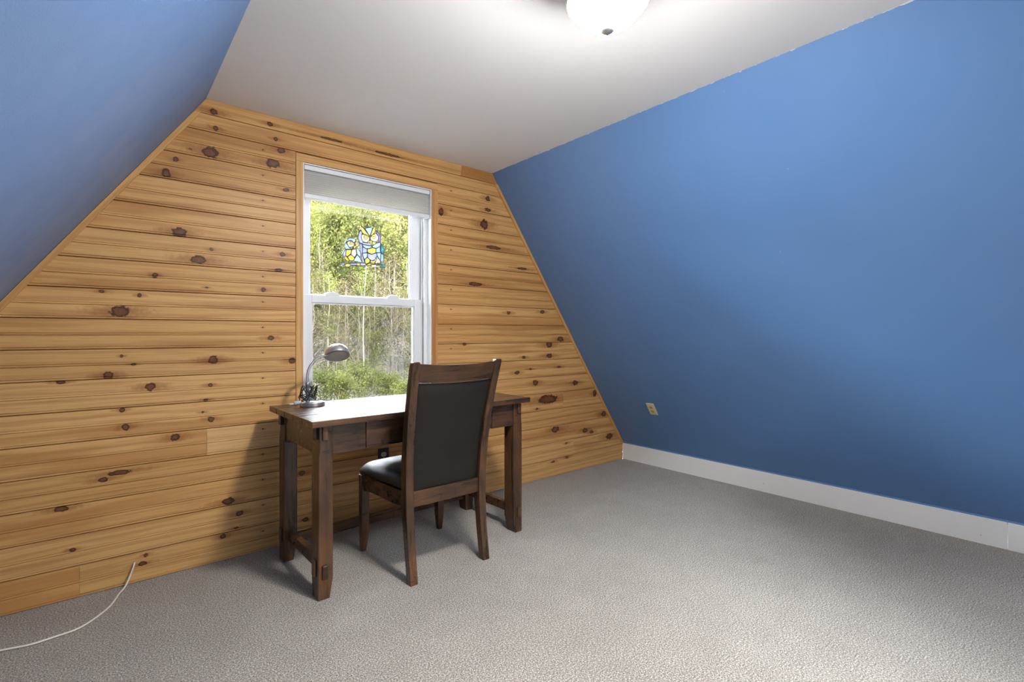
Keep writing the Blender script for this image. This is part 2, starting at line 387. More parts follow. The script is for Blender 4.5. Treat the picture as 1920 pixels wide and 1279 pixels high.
KNOTS = [(0.415, 2.006, 0.029, 0.024), (0.699, 2.014, 0.029, 0.021), (0.739, 2.093, 0.018, 0.015), (0.238, 1.867, 0.015, 0.019), (0.274, 1.94, 0.01, 0.01), (0.333, 2.003, 0.006, 0.004), (0.288, 1.599, 0.024, 0.02), (0.366, 1.478, 0.029, 0.018), (0.419, 1.533, 0.007, 0.007), (0.762, 1.888, 0.014, 0.009), (0.747, 1.543, 0.013, 0.011), (0.726, 1.457, 0.017, 0.009), (0.195, 1.391, 0.01, 0.01), (0.653, 1.348, 0.01, 0.01), (0.399, 1.346, 0.006, 0.004), (0.069, 1.22, 0.032, 0.022), (0.006, 1.306, 0.009, 0.007), (0.138, 1.295, 0.007, 0.008), (0.428, 0.993, 0.02, 0.018), (0.793, 0.976, 0.015, 0.015), (0.029, 0.936, 0.017, 0.018), (0.179, 0.878, 0.018, 0.016), (0.075, 1.022, 0.005, 0.006), (0.116, 0.984, 0.008, 0.005), (0.415, 0.872, 0.009, 0.008), (0.077, 0.783, 0.009, 0.01), (0.088, 0.705, 0.012, 0.012), (0.417, 0.704, 0.013, 0.012), (0.383, 0.742, 0.006, 0.005), (0.395, 0.8, 0.009, 0.006), (0.272, 0.635, 0.016, 0.015), (-0.125, 0.918, 0.013, 0.007), (0.069, 0.506, 0.038, 0.010), (0.012, 0.484, 0.017, 0.010), (-0.123, 0.387, 0.021, 0.011), (-0.088, 0.207, 0.009, 0.008), (0.161, 0.114, 0.007, 0.008), (0.149, 0.078, 0.015, 0.009), (0.494, 0.287, 0.024, 0.015), (0.542, 0.216, 0.015, 0.011), (0.528, 0.146, 0.01, 0.005), (0.468, 0.119, 0.011, 0.011), (0.428, 2.206, 0.016, 0.013), (0.684, 2.214, 0.013, 0.01), (0.437, 2.13, 0.011, 0.011), (0.712, 2.145, 0.01, 0.009), (0.689, 1.099, 0.015, 0.011), (0.844, 0.366, 0.015, 0.013), (0.866, 0.108, 0.015, 0.01), (2.105, 2.075, 0.017, 0.016), (2.107, 1.996, 0.024, 0.012), (1.723, 1.923, 0.015, 0.025), (2.075, 1.889, 0.030, 0.03), (2.159, 1.737, 0.058, 0.011), (2.426, 1.609, 0.041, 0.009), (2.001, 1.466, 0.055, 0.011), (2.296, 1.275, 0.016, 0.011), (2.633, 1.292, 0.02, 0.012), (2.707, 1.04, 0.03, 0.022), (2.831, 1.081, 0.03, 0.018), (2.707, 0.951, 0.026, 0.015), (1.908, 1.053, 0.013, 0.009), (2.442, 0.947, 0.015, 0.01), (2.374, 0.835, 0.02, 0.012), (2.511, 0.856, 0.013, 0.007), (2.813, 0.86, 0.018, 0.008), (2.56, 0.748, 0.023, 0.02), (3.004, 0.721, 0.026, 0.018), (2.695, 0.612, 0.09, 0.030), (2.577, 0.547, 0.011, 0.008), (3.242, 0.619, 0.02, 0.026), (3.361, 0.43, 0.028, 0.021), (2.772, 0.368, 0.035, 0.021), (3.121, 0.316, 0.026, 0.017), (3.201, 0.293, 0.02, 0.013), (3.439, 0.226, 0.037, 0.024), (2.898, 0.24, 0.012, 0.007), (2.905, 0.125, 0.014, 0.009), (2.748, 0.115, 0.015, 0.008)]
TONE = {(0, 0): .9, (0, 1): -.3, (1, 0): -.15, (2, 0): .55, (3, 0): -.1, (4, 0): .5, (4, 1): -.7, (5, 0): .05, (6, 0): -.2, (7, 0): -.25, (8, 0): .1, (9, 0): .15, (10, 0): .15, (11, 0): -.2, (12, 0): .65, (13, 0): .2, (14, 0): .3, (15, 0): .2, (16, 0): .1,
        (4, 2): .2, (5, 2): .1, (6, 2): 0, (7, 2): .15, (8, 2): .1, (9, 2): .7, (10, 2): 0, (11, 2): .25, (12, 2): .1, (13, 2): .3, (14, 2): .35, (15, 2): .4, (1, 1): .1}
def board(za, zb, fa, fb, seed, tone, bead=True, nails=()):
    """one beaded board between heights za..zb; fa(z), fb(z) give its two ends"""
    zc = (za + zb) / 2; g = .006
    pr = [(za+.0011, g), (za+.0026, 0)]
    if bead: pr += [(za+.0085, 0), (za+.0100, .0035), (za+.0115, 0)]
    if bead and zb - za > .1: pr += [(zc-.0065, 0), (zc-.0048, .0045), (zc-.0032, 0), (zc+.0032, 0), (zc+.0044, .0025), (zc+.0056, 0)]
    pr += [(zb-.0026, 0), (zb-.0011, g)]
    e = .0004; n = len(pr); vs_ = []
    for z, d in pr: vs_ += [(fa(z)+e, D+d, z), (fb(z)-e, D+d, z)]
    fs = [(2*i, 2*i+1, 2*i+3, 2*i+2) for i in range(n-1)]
    o = len(vs_)
    vs_ += [(fa(za)+e, YF, za+.0006), (fb(za)-e, YF, za+.0006), (fb(zb)-e, YF, zb-.0006), (fa(zb)+e, YF, zb-.0006)]
    fs += [(o, o+1, 1, 0), (2*n-2, 2*n-1, o+2, o+3), tuple([o, *[2*i for i in range(n)], o+3]), tuple([o+2, *[2*i+1 for i in range(n-1, -1, -1)], o+1])]
    kn = [k for k in KNOTS if za-.004 < k[1] < zb+.004 and fa(k[1]) - .02 < k[0] < fb(k[1]) + .02] + list(nails)
    return MB().add(vs_, fs).build('plank', mat_pine('knotty_pine', seed, tone, kn), wb)
c_ = lambda v: (lambda z: v)
SPLITS = {0: [-.066], 1: [2.985], 4: [.401, 2.862]}
sd = 100
for k in range(17):
    za = Z0 + k*ROW; zb = za + ROW if k < 16 else 2.190
    if k == 0: za = 0.0
    spans = []
    if k >= 4 and k < 16: spans = [(xl, c_(CX0), 0), (c_(CX1), xr, 2)]
    else: spans = [(xl, xr, 0)]
    for fa, fb, side in spans:
        cuts = [x for x in SPLITS.get(k, []) if fa(za) < x < fb(za)]
        ends = [fa] + [c_(x) for x in cuts] + [fb]
        for i in range(len(ends)-1):
            sd += 1
            key = (k, side + i)
            nails = []
            if side == 0 and ends[i](za) < .65 < ends[i+1](za): nails = [(.65, za+.1, .0035, .0035)]
            if side == 2 and ends[i](za) < 1.80 < ends[i+1](za): nails = [(1.80, za+.1, .0035, .0035)]
            board(za, zb, ends[i], ends[i+1], sd, TONE.get(key, random.Random(sd).uniform(-.2, .35)), nails=nails)

# pine trim: frieze boards under the ceiling and the two rake strips
FK = [k for k in KNOTS if k[1] > 2.19]
t1 = MB().prism([(xl(2.190)-.0, 2.190), (1.876, 2.190), (1.884, ZC), (XLC, ZC)], D-.005, YF).build('trim_1', mat_pine('pine_frieze', 7, .25, FK + [(1.0, 2.215, .06, .006), (1.35, 2.21, .08, .007)]), bevel=.0015); tag(t1, 'long pine frieze board under the ceiling', kind='structure')
t2 = MB().prism([(1.877, 2.190), (xr(2.190), 2.190), (XRC, ZC), (1.885, ZC)], D-.005, YF).build('trim_2', mat_pine('pine_frieze_short', 8, .95), bevel=.0015); tag(t2, 'short darker pine frieze piece in the right ceiling corner', kind='structure')
w_ = .030
t3 = MB().prism([(xr(2.188)-w_, 2.188), (XR0-w_+.004, ZB), (XR0-.001, ZB), (xr(2.188)-.001, 2.188)], D-.010, D+.001).build('trim_3', mat_pine('pine_rake_right', 9, .1, axis=(-.576, .817)), bevel=.002); tag(t3, 'slim pine rake strip along the right slope', kind='structure')
t4 = MB().prism([(xl(2.188)+.001, 2.188), (XL0+.001, ZB), (XL0+w_-.004, ZB), (xl(2.188)+w_, 2.188)], D-.010, D+.001).build('trim_4', mat_pine('pine_rake_left', 10, .1, axis=(.568, .823)), bevel=.002); tag(t4, 'slim pine rake strip along the left slope', kind='structure')

# baseboards
def base_board(name, y0, y1, lab, left=False):
    if left: poly = [(XL0-.02, 0), (XL0+.001, 0), (XL0+.001, ZB-.012), (XL0-.008, ZB), (XL0-.02, ZB)]
    else: poly = [(XR0-.001, 0), (XR0+.03, 0), (XR0+.03, ZB+.0), (XR0+.009, ZB), (XR0-.001, ZB-.012)]
    o = MB().prism(poly, y0, y1).build(name, WHITE, bevel=.0012); tag(o, lab, kind='structure')
    if not left:
        for yy, zz_ in ((y0+.10, .045), (y1-.14, .05), ((y0+y1)/2, .06)):
            if y0 < yy < y1:
                MB().lathe([(0, -.001), (.004, -.001), (.003, .0012), (0, .0014)], 8, (XR0-.001, yy, zz_), Matrix.Rotation(-math.pi/2, 3, 'Y')).build('nail_head', simple('filler_dot', (.45, .44, .42), .6), o)
    return o
base_board('baseboard_right', .341, D, 'long white baseboard at the foot of the right slope')
base_board('baseboard_right_end', YB, .339, 'second length of white baseboard butted on by the right edge')
base_board('baseboard_left', YB, D, 'white baseboard at the foot of the left slope', True)

# ------------------------------------------------------------------ window
win = empty('window_1', ((WX0+WX1)/2, D, WZ0)); tag(win, 'white double-hung window in a slim pine casing', kind='structure')
def wpart(mb, name, mat, parent=None, bevel=.0015):
    o = mb.build(name, mat, parent or win, bevel)
    if parent is None: o.matrix_parent_inverse = Matrix.Translation(-Vector(win.location))
    return o
wpart(MB().prism([(CX0, CZ0), (WX0, CZ0), (WX0, CZ1-.042), (CX0, CZ1-.042)], D-.006, D+.03), 'casing', mat_pine('pine_casing_a', 21, .1, axis='z'))
wpart(MB().prism([(WX1, CZ0), (CX1, CZ0), (CX1, CZ1-.042), (WX1, CZ1-.042)], D-.006, D+.03), 'casing', mat_pine('pine_casing_b', 22, .2, axis='z'))
wpart(MB().prism([(CX0, CZ1-.0415), (CX1, CZ1-.0415), (CX1, CZ1), (CX0, CZ1)], D-.006, D+.03), 'casing', mat_pine('pine_casing_c', 23, .25))
wpart(MB().box(WX0, WX1, D-.004, D+.04, CZ0, WZ0), 'sill', VINYL)
# white liner round the recess and stepped side tracks
J = .007; yB = D+.175
lin = MB()
lin.box(WX0, WX0+J, D+.001, yB, WZ0, WZ1); lin.box(WX1-J, WX1, D+.001, yB, WZ0, WZ1)
lin.box(WX0+J, WX1-J, D+.001, yB, WZ1-J, WZ1); lin.box(WX0+J, WX1-J, D+.04, yB, WZ0, WZ0+.03)
wpart(lin, 'frame', VINYL)
for a, b_, h in ((.048, .056, .022), (.062, .070, .014), (.084, .089, .020), (.1285, .133, .020), (.168, .175, .03)):
    wpart(MB().box(WX1-J-h, WX1-J, D+a, D+b_, WZ0+.03, WZ1-J), 'track', VINYL, bevel=.001)
    wpart(MB().box(WX0+J, WX0+J+h, D+a, D+b_, WZ0+.03, WZ1-J), 'track', VINYL, bevel=.001)
SX0, SX1 = .874, 1.629
def sash(name, y, z0, z1, st, top, bot, lab):
    s_ = MB()
    s_.box(SX0, SX0+st, y, y+.034, z0, z1); s_.box(SX1-st, SX1, y, y+.034, z0, z1)
    s_.box(SX0+st, SX1-st, y, y+.034, z1-top, z1); s_.box(SX0+st, SX1-st, y, y+.034, z0, z0+bot)
    o = wpart(s_, name, VINYL, bevel=.002); o['label'] = lab
    # glazing bead set back from the sash face
    gb = MB(); g0, g1 = SX0+st, SX1-st; w = .008
    gb.box(g0, g0+w, y+.010, y+.026, z0+bot, z1-top); gb.box(g1-w, g1, y+.010, y+.026, z0+bot, z1-top)
    gb.box(g0+w, g1-w, y+.010, y+.026, z1-top-w, z1-top); gb.box(g0+w, g1-w, y+.010, y+.026, z0+bot, z0+bot+w)
    q = gb.build('glazing_bead', VINYL, o)
    p = MB().box(g0+w-.002, g1-w+.002, y+.0165, y+.0195, z0+bot+w-.002, z1-top-w+.002).build('pane', GLASS, o)
    return o
lower = sash('lower_sash', 2.893, WZ0+.031, 1.344, .052, .043, .06, 'white lower sash with the insect screen behind it')
upper = sash('upper_sash', 2.9355, 1.300, WZ1-.012, .052, .05, .046, 'white upper sash, its top behind the blind')
for x in (1.046, 1.432):
    pr = [(x + .044*math.cos(a), 1.344 + .024*math.sin(a)) for a in [math.pi*i/12 for i in range(13)]]
    MB().prism(pr, 2.897, 2.925).build('sash_lock', VINYL, lower, .003)
wpart(MB().box(SX0+.01, SX1-.01, D+.1715, D+.1730, WZ0+.04, 1.31), 'insect_screen', SCREEN, bevel=0)
sf = MB(); sf.box(SX0, SX1, D+.1705, D+.1745, 1.305, 1.325)
wpart(sf, 'screen_rail', simple('grey_screen_rail', (.28, .27, .25), .5), bevel=0)

# ------------------------------------------------------------------ cellular blind
bl = empty('window_blind', (1.251, D+.025, 1.868)); tag(bl, 'off-white pleated cellular blind pulled up at the top of the window', 'blind')
def rel(mb, o):
    l = Vector(o.location); mb.v = [tuple(Vector(p) - l) for p in mb.v]; return mb
bx0, bx1 = WX0+.010, WX1-.012
rel(MB().box(bx0, bx1, D+.006, D+.050, 2.022, 2.047), bl).build('headrail', VINYL, bl, .002)
rel(MB().box(bx0, bx1, D+.008, D+.046, 1.868, 1.892), bl).build('bottom_rail', VINYL, bl, .003)
pl = MB(); n = 11; zt, zb_ = 2.020, 1.893; pts = []
for i in range(2*n+1):
    z = zt + (zb_ - zt)*i/(2*n); pts.append((D + (.024 if i % 2 == 0 else .010), z))
bp = [(2*(D+.029) - y, z) for y, z in pts]
for seq in (pts, bp):
    o_ = len(pl.v)
    for y, z in seq: pl.v += [(bx0+.002, y, z), (bx1-.002, y, z)]
    pl.f += [(o_+2*i, o_+2*i+1, o_+2*i+3, o_+2*i+2) for i in range(len(seq)-1)]
rel(pl, bl).build('pleated_fabric', SHADE, bl)
rel(MB().prism([(1.235, 1.892), (1.270, 1.892), (1.262, 1.900), (1.243, 1.900)], D+.004, D+.012), bl).build('pull_tab', VINYL, bl, .001)

# ------------------------------------------------------------------ stained-glass owls
YO = 2.920
def ow(p):
    u = 620 + p[0]*.10946; v = 380 + p[1]*.10946
    k = .003184 + (u - 640)/80*(.003365 - .003184)
    return (1.109 + (u - 640)*.0034125, EYE + (627.2 - v)*k)
SG = {'b': mat_stained('pale_blue_glass', (.46, .58, .70)), 'l': mat_stained('lilac_glass', (.44, .45, .63)), 'y': mat_stained('amber_glass', (.72, .58, .22)), 'c': mat_stained('cream_glass', (.72, .67, .48)),
      't': mat_stained('teal_glass', (.18, .38, .41)), 'p': mat_stained('violet_glass', (.40, .32, .62)), 'k': mat_stained('pink_glass', (.68, .56, .48))}
OWL = [('l', [(495,465),(455,540),(445,620),(470,690),(525,710),(530,670),(500,610),(510,550),(520,520)]), ('b', [(560,445),(640,425),(695,435),(680,500),(645,575),(600,500)]),
 ('y', [(500,400),(490,470),(530,530),(640,592),(600,520),(545,450)]), ('y', [(735,410),(700,450),(655,575),(700,550),(745,490),(748,430)]), ('p', [(755,480),(800,520),(840,590),(830,680),(800,660),(805,590),(770,530)]),
 ('c', [(510,550),(500,610),(530,670),(590,690),(640,650),(645,600),(580,550)]), ('c', [(660,590),(700,550),(755,530),(800,590),(790,650),(740,680),(690,660),(655,630)]), ('y', [(650,640),(690,662),(680,745),(655,700)]),
 ('l', [(530,680),(590,694),(648,690),(675,745),(600,730),(525,715)]), ('b', [(525,720),(600,735),(680,750),(640,790),(580,790),(530,755)]), ('b', [(690,745),(780,690),(840,685),(825,750),(760,785),(700,770)]),
 ('y', [(605,798),(645,792),(700,775),(755,790),(750,860),(680,885),(610,855)]), ('l', [(525,760),(600,797),(600,855),(520,865)]), ('b', [(760,790),(825,758),(835,855),(755,857)]),
 ('l', [(605,865),(680,890),(755,865),(775,910),(740,980),(680,1000),(620,950)]), ('b', [(520,870),(600,868),(603,930),(560,982),(530,930)]), ('b', [(765,865),(840,862),(835,990),(778,910)]),
 ('y', [(605,935),(650,985),(640,1025),(575,1060),(560,985)]), ('y', [(655,990),(700,1002),(755,990),(720,1050),(660,1030)]), ('k', [(760,985),(785,935),(835,1000),(820,1060),(740,1040)]),
 ('l', [(475,700),(520,720),(515,860),(560,1030),(520,1020),(490,860)]), ('t', [(845,690),(900,790),(905,850),(875,880),(840,850)]), ('b', [(845,872),(880,892),(895,960),(875,1035),(840,1000)]),
 ('y', [(590,1065),(650,1038),(670,1070),(600,1088)]), ('y', [(740,1052),(800,1032),(830,1062),(760,1082)]),
 ('b', [(240,690),(260,640),(310,612),(380,620),(410,645),(382,692),(335,648),(285,660)]), ('c', [(260,690),(290,662),(338,652),(380,700),(370,760),(300,770)]), ('c', [(386,702),(412,650),(455,680),(460,740),(420,760)]), ('y', [(385,735),(420,752),(390,797),(370,766)]),
 ('b', [(225,710),(250,690),(300,772),(345,797),(240,802)]), ('l', [(232,802),(250,812),(245,908),(210,935),(190,880)]), ('y', [(252,810),(335,810),(328,880),(270,925),(245,900)]), ('k', [(340,810),(410,800),(425,880),(390,945),(332,890)]),
 ('y', [(272,930),(330,892),(388,950),(370,1000),(310,1000)]), ('b', [(415,797),(455,790),(500,880),(480,932),(430,888)]), ('y', [(215,937),(247,915),(308,1000),(260,1002)]), ('b', [(430,892),(478,940),(512,1030),(372,1006),(396,950)]),
 ('y', [(225,1070),(270,1040),(320,1060),(310,1100),(250,1102)]), ('y', [(420,1040),(470,1040),(482,1085),(430,1080)]), ('l', [(172,1035),(225,1035),(222,1070),(180,1080)]), ('l', [(320,1040),(418,1040),(425,1075),(325,1078)]), ('l', [(484,1036),(585,1040),(585,1078),(490,1082)]), ('c', [(672,1062),(800,1066),(795,1105),(680,1112)]), ('t', [(822,1065),(915,1068),(918,1110),(822,1108)])]
og = empty('owl_suncatcher', (ow((540, 1080))[0], YO, ow((540, 1110))[1])); tag(og, 'stained-glass sun catcher of two owls on a branch hanging in the window', 'sun catcher')
lead = MB()
for key, poly in OWL:
    q = [ow(p) for p in poly]
    rel(MB().prism(q, YO-.0014, YO+.0014), og).build('glass_piece', SG[key], og)
    lead.tube([(a, YO, c) for a, c in q] + [(q[0][0], YO, q[0][1])], .0027, 5, cap=False)
for cx_, cy_, r_ in ((580, 596, 36), (716, 585, 36), (330, 698, 30), (415, 700, 26)):
    q = [ow((cx_ + r_*math.cos(2*math.pi*i/14), cy_ + r_*math.sin(2*math.pi*i/14))) for i in range(15)]
    lead.tube([(a, YO-.002, c) for a, c in q], .0017, 5, cap=False)
    rel(MB().prism([ow((cx_ + r_*.55*math.cos(2*math.pi*i/12), cy_ + r_*.55*math.sin(2*math.pi*i/12))) for i in range(12)], YO-.0034, YO+.0030), og).build('eye', SG['y'], og)
rel(lead, og).build('lead_came', simple('dark_lead', (.05, .06, .065), .5, metal=.3), og)
hook = ow((560, 20))
th = MB()
for p in ((305, 610), (790, 505)):
    a = ow(p); th.tube([(a[0], YO, a[1]), (hook[0], YO+.004, hook[1])], .0011, 5)
rel(th, og).build('hanging_thread', simple('grey_thread', (.12, .13, .14), .6), og)
rel(MB().lathe([(0, -.006), (.004, -.006), (.006, -.001), (.019, .005), (.019, .0062), (0, .0062)], 18, (hook[0], YO+.0165, hook[1]), Matrix.Rotation(-math.pi/2, 3, 'X')), og).build('suction_cup', mat_glass('clear_suction_cup', (.92, .93, .93)), og)

# ------------------------------------------------------------------ desk
DK = empty('writing_desk', (1.270, 2.398, 0), math.radians(1.3)); tag(DK, 'dark distressed wooden writing desk with pegged legs under the window', 'desk')
hw, hd, H = .610, .305, .760
nb = 5; bw = 2*hd/nb
for i in range(nb):
    y0 = -hd + i*bw
    MB().box(-hw, hw, y0+.0009, y0+bw-.0009, H-.027, H).build('top_board', DARK, DK, .0028)
MB().box(-hw+.004, hw-.004, -hd+.006, hd-.006, H-.028, H-.010).build('top_core', DARK, DK)
lx, lw, ld = .573, .062, .082            # outer leg face, width, depth
ly = .272
for sx in (-1, 1):
    for sy in (-1, 1):
        xo, xi = sx*lx, sx*(lx - lw); yo, yi = sy*ly, sy*(ly - ld)
        def quad(a, b_, c, d, z):
            p = [(a, c, z), (b_, c, z), (b_, d, z), (a, d, z)]
            if (b_-a)*(d-c) < 0: p.reverse()
            return p
        m = MB()
        lv = [(0.0, .000, .014, .010), (.085, 0, 0, 0), (.60, 0, 0, 0), (.640, .004, 0, 0), (.7315, .004, 0, 0)]
        secs = []
        for z, io, ii, iy in lv:
            secs.append(quad(xo - sx*io, xi + sx*ii, yo - sy*0, yi + sy*iy, z))
        for a, c in zip(secs, secs[1:]): pass
        vs_ = [p for s_ in secs for p in s_]; ns = len(secs)
        fs = [(3, 2, 1, 0), tuple(4*(ns-1)+i for i in range(4))] + [(4*i+j, 4*i+(j+1) % 4, 4*i+4+(j+1) % 4, 4*i+4+j) for i in range(ns-1) for j in range(4)]
        leg = m.add(vs_, fs).build('leg', DARKV, DK, .003)
        # wedged tenon pegs, low and high, on the front and on the outer side
        pg = [(.068, .028, .022)] if True else []
        xc = sx*(lx - lw*.42)
        y_out = yo + sy*.011
        MB().box(min(xc-.012, xc+.012), max(xc-.012, xc+.012), min(yo-sy*.01, y_out), max(yo-sy*.01, y_out), .088, .146).build('tenon_peg', DARKV, leg, .003)
        MB().box(min(xc-.011, xc+.011), max(xc-.011, xc+.011), min(yo-sy*.01, yo+sy*.009), max(yo-sy*.01, yo+sy*.009), .672, .731).build('tenon_peg', DARKV, leg, .003)
        yc = sy*(ly - ld*.5); x_out = xo + sx*.010
        MB().box(min(xo-sx*.01, x_out), max(xo-sx*.01, x_out), yc-.016, yc+.016, .095, .165).build('tenon_peg', DARKV, leg, .004)
        MB().box(min(xo-sx*.01, x_out), max(xo-sx*.01, x_out), yc-.016, yc+.016, .672, .731).build('tenon_peg', DARKV, leg, .003)
za, zb = .607, .7325
xa = lx - lw
fy = -ly + .006
dr = .360
for a, b_ in ((-xa, -dr-.0015), (dr+.0015, xa)):
    MB().box(a, b_, fy, fy+.024, za, zb).build('apron', DARK, DK, .0015)
dw = MB().box(-dr+.0015, dr-.0015, fy, fy+.022, za+.003, zb-.003).build('drawer', DARK, DK, .002)
MB().box(-dr+.02, dr-.02, fy+.022, fy+.36, za+.012, zb-.02).build('drawer_box', DARK, dw)
MB().box(-xa, xa, ly-.032, ly-.008, za, zb).build('apron', DARK, DK, .0015)
for sx in (-1, 1):
    xo = sx*(lx - .008); xi = sx*(lx - .030)
    poly = [(-ly+ld, za-.02), (-ly+ld+.03, za-.004), (-ly+ld+.05, za), (ly-ld-.05, za), (ly-ld-.03, za-.004), (ly-ld, za-.02), (ly-ld, zb), (-ly+ld, zb)]
    MB().prism(poly, min(xo, xi), max(xo, xi), 'x').build('apron', DARK, DK, .0015)
    xm = sx*(lx - lw*.55)
    MB().box(xm-.014, xm+.014, -ly+ld-.01, ly-ld+.01, .102, .152).build('stretcher', DARK, DK, .003)
MB().box(-xa-.01, xa+.01, ly-.056, ly-.030, .072, .122).build('stretcher', DARK, DK, .003)

# ------------------------------------------------------------------ chair
CH = empty('dining_chair', (1.277, 2.24, 0)); tag(CH, 'dark wooden dining chair with black leather seat and back, pushed up to the desk', 'chair')
def post(side):
    # centre line (x, y), half width, half depth at each height
    L = [(0, .200, -.245, .019, .020), (.15, .200, -.222, .019, .021), (.30, .201, -.205, .020, .024), (.42, .203, -.202, .020, .025), (.55, .207, -.212, .020, .023), (.72, .213, -.242, .0195, .020), (.88, .220, -.283, .019, .018), (.990, .225, -.316, .019, .016), (.998, .225, -.318, .016, .013)]
    secs = []
    for z, x, y, a, b_ in L:
        x *= side; secs += [(x-a, y-b_, z), (x+a, y-b_, z), (x+a, y+b_, z), (x-a, y+b_, z)]
    n = len(L)
    return MB().add(secs, [(3, 2, 1, 0), tuple(4*(n-1)+i for i in range(4))] + [(4*i+j, 4*i+(j+1) % 4, 4*i+4+(j+1) % 4, 4*i+4+j) for i in range(n-1) for j in range(4)])
def py(z):      # y of the post centre line
    T = [(0, -.245), (.15, -.222), (.30, -.205), (.42, -.202), (.55, -.212), (.72, -.242), (.88, -.283), (.998, -.318)]
    for (a, c), (b_, d) in zip(T, T[1:]):
        if z <= b_: return c + (d - c)*(z - a)/(b_ - a)
    return T[-1][1]
def pxw(z): return .200 + .025*max(0, (z - .30))/.69
for s in (-1, 1):
    post(s).build('back_post', DARKV, CH, .003)
def bowed(z0, z1, thick, bow, nx=14, dy=0.0, dip=0.0, inset=.018):
    """rail between the posts, bowed backwards in plan"""
    m = MB(); vs_ = []
    for i in range(nx+1):
        u = -1 + 2*i/nx
        for z, t in ((z0, 0), (z1, 0), (z1, 1), (z0, 1)):
            zz_ = z - (dip*(1 - u*u) if z == z1 else dip*.55*(1-u*u))
            vs_.append((u*(pxw(z) - inset), py(z) + dy - bow*(1 - u*u) + (thick/2 if t else -thick/2), zz_))
    fs = [(0, 1, 2, 3), tuple(4*nx+k for k in (3, 2, 1, 0))] + [(4*i+j, 4*i+4+j, 4*i+4+(j+1) % 4, 4*i+(j+1) % 4) for i in range(nx) for j in range(4)]
    return m.add(vs_, fs)
bowed(.905, .990, .024, .020, dip=.010).build('crest_rail', DARK, CH, .003)
bowed(.330, .402, .026, .004).build('back_rail', DARK, CH, .003)
# upholstered panel: a puffed grid front and back
def panel():
    nx, nz = 12, 18; m = MB(); z0, z1 = .400, .900
    for face in (-1, 1):
        o = len(m.v)
        for j in range(nz+1):
            v = j/nz; z = z0 + (z1 - z0)*v
            for i in range(nx+1):
                u = -1 + 2*i/nx
                bow = .004 + .014*v
                e = min(1.0, (1 - abs(u))/.16, min(v, 1-v)/.075); puff = .010*math.sqrt(max(0, 1 - (1-e)**2))
                zz_ = z - .0055*v*(1 - u*u)
                m.v.append((u*(pxw(z) - .0195), py(z) - bow*(1 - u*u) + face*(.006 + puff*(1 if face < 0 else 1.6)), zz_))
        for j in range(nz):
            for i in range(nx):
                q = (o+j*(nx+1)+i, o+j*(nx+1)+i+1, o+(j+1)*(nx+1)+i+1, o+(j+1)*(nx+1)+i)
                m.f.append(q if face < 0 else q[::-1])
    return m
panel().build('back_panel', LEATHER, CH, smooth=True)
for v_z, dz in ((.9015, 0), (.4005, 0)):
    vv = (v_z - .40)/.5
    MB().tube([(u*(pxw(v_z) - .019), py(v_z) - (.004+.014*vv)*(1-u*u) - .010, v_z - .0055*vv*(1-u*u)) for u in [-1 + i/7 for i in range(15)]], .0022, 6).build('piping', BLACK, CH)
# seat: rails, then a crowned leather cushion
fx, fyy = .228, .225
for s in (-1, 1):
    m = MB()
    sec = [(0, .013, .013, .012), (.10, .020, .021, 0), (.395, .021, .022, 0)]
    vs_ = []
    for z, a, b_, sh in sec:
        x = s*(fx - .003 + sh*.3); y = fyy + sh*.4
        vs_ += [(x-a, y-b_, z), (x+a, y-b_, z), (x+a, y+b_, z), (x-a, y+b_, z)]
    m.add(vs_, [(3, 2, 1, 0), (8, 9, 10, 11)] + [(4*i+j, 4*i+(j+1) % 4, 4*i+4+(j+1) % 4, 4*i+4+j) for i in range(2) for j in range(4)])
    m.build('front_leg', DARKV, CH, .003)
    xr_, xf = s*.203, s*(fx-.003)
    poly = [(-.185, .335), (-.10, .325), (.12, .325), (.205, .315), (.205, .398), (-.185, .398)]
    m = MB()
    vs_ = []
    for off in (-.010, .010):
        for y, z in poly:
            t_ = (y + .185)/.39; vs_.append((xr_ + (xf - xr_)*t_ + off, y, z))
    n = len(poly)
    m.add(vs_, [tuple(range(n)), tuple(range(2*n-1, n-1, -1))] + [(i, n+i, n+(i+1) % n, (i+1) % n) for i in range(n)])
    m.build('seat_rail', DARK, CH, .002)
MB().box(-fx+.018, fx-.018, fyy-.010, fyy+.012, .320, .398).build('seat_rail', DARK, CH, .002)
def cushion():
    nx, ny = 16, 16; m = MB()
    def P(i, j, top):
        u = -1 + 2*i/nx; v = j/ny
        # superellipse-like rounded plan
        w = .206 + .044*v
        r = 1.0
        y = -.178 + .440*v + .012*(1 - u*u)*(1 if v > .5 else 0)*(v-.5)*2
        eu = 1 - abs(u); ev = min(v, 1-v)*2
        e = min(1.0, eu/.22)*1.0; e2 = min(1.0, ev/.22)
        k = math.sqrt(max(0, 1-(1-e)**2))*math.sqrt(max(0, 1-(1-e2)**2))
        x = u*w*(1 - .035*(1-min(1, ev/.12))**2)
        return (x, y, (.418 + .040*k + .012*(1-u*u)*(1-(2*v-1)**2)) if top else .398)
    for top in (1, 0):
        o = len(m.v)
        for j in range(ny+1):
            for i in range(nx+1): m.v.append(P(i, j, top))
        for j in range(ny):
            for i in range(nx):
                q = (o+j*(nx+1)+i, o+j*(nx+1)+i+1, o+(j+1)*(nx+1)+i+1, o+(j+1)*(nx+1)+i)
                m.f.append(q if top else q[::-1])
    N = (nx+1)*(ny+1)
    edge = [i for i in range(nx+1)] + [j*(nx+1)+nx for j in range(1, ny+1)] + [ny*(nx+1)+i for i in range(nx-1, -1, -1)] + [j*(nx+1) for j in range(ny-1, 0, -1)]
    for a, b_ in zip(edge, edge[1:] + edge[:1]): m.f.append((a, N+a, N+b_, b_))
    return m
cushion().build('seat', LEATHER, CH, smooth=True, subsurf=1)

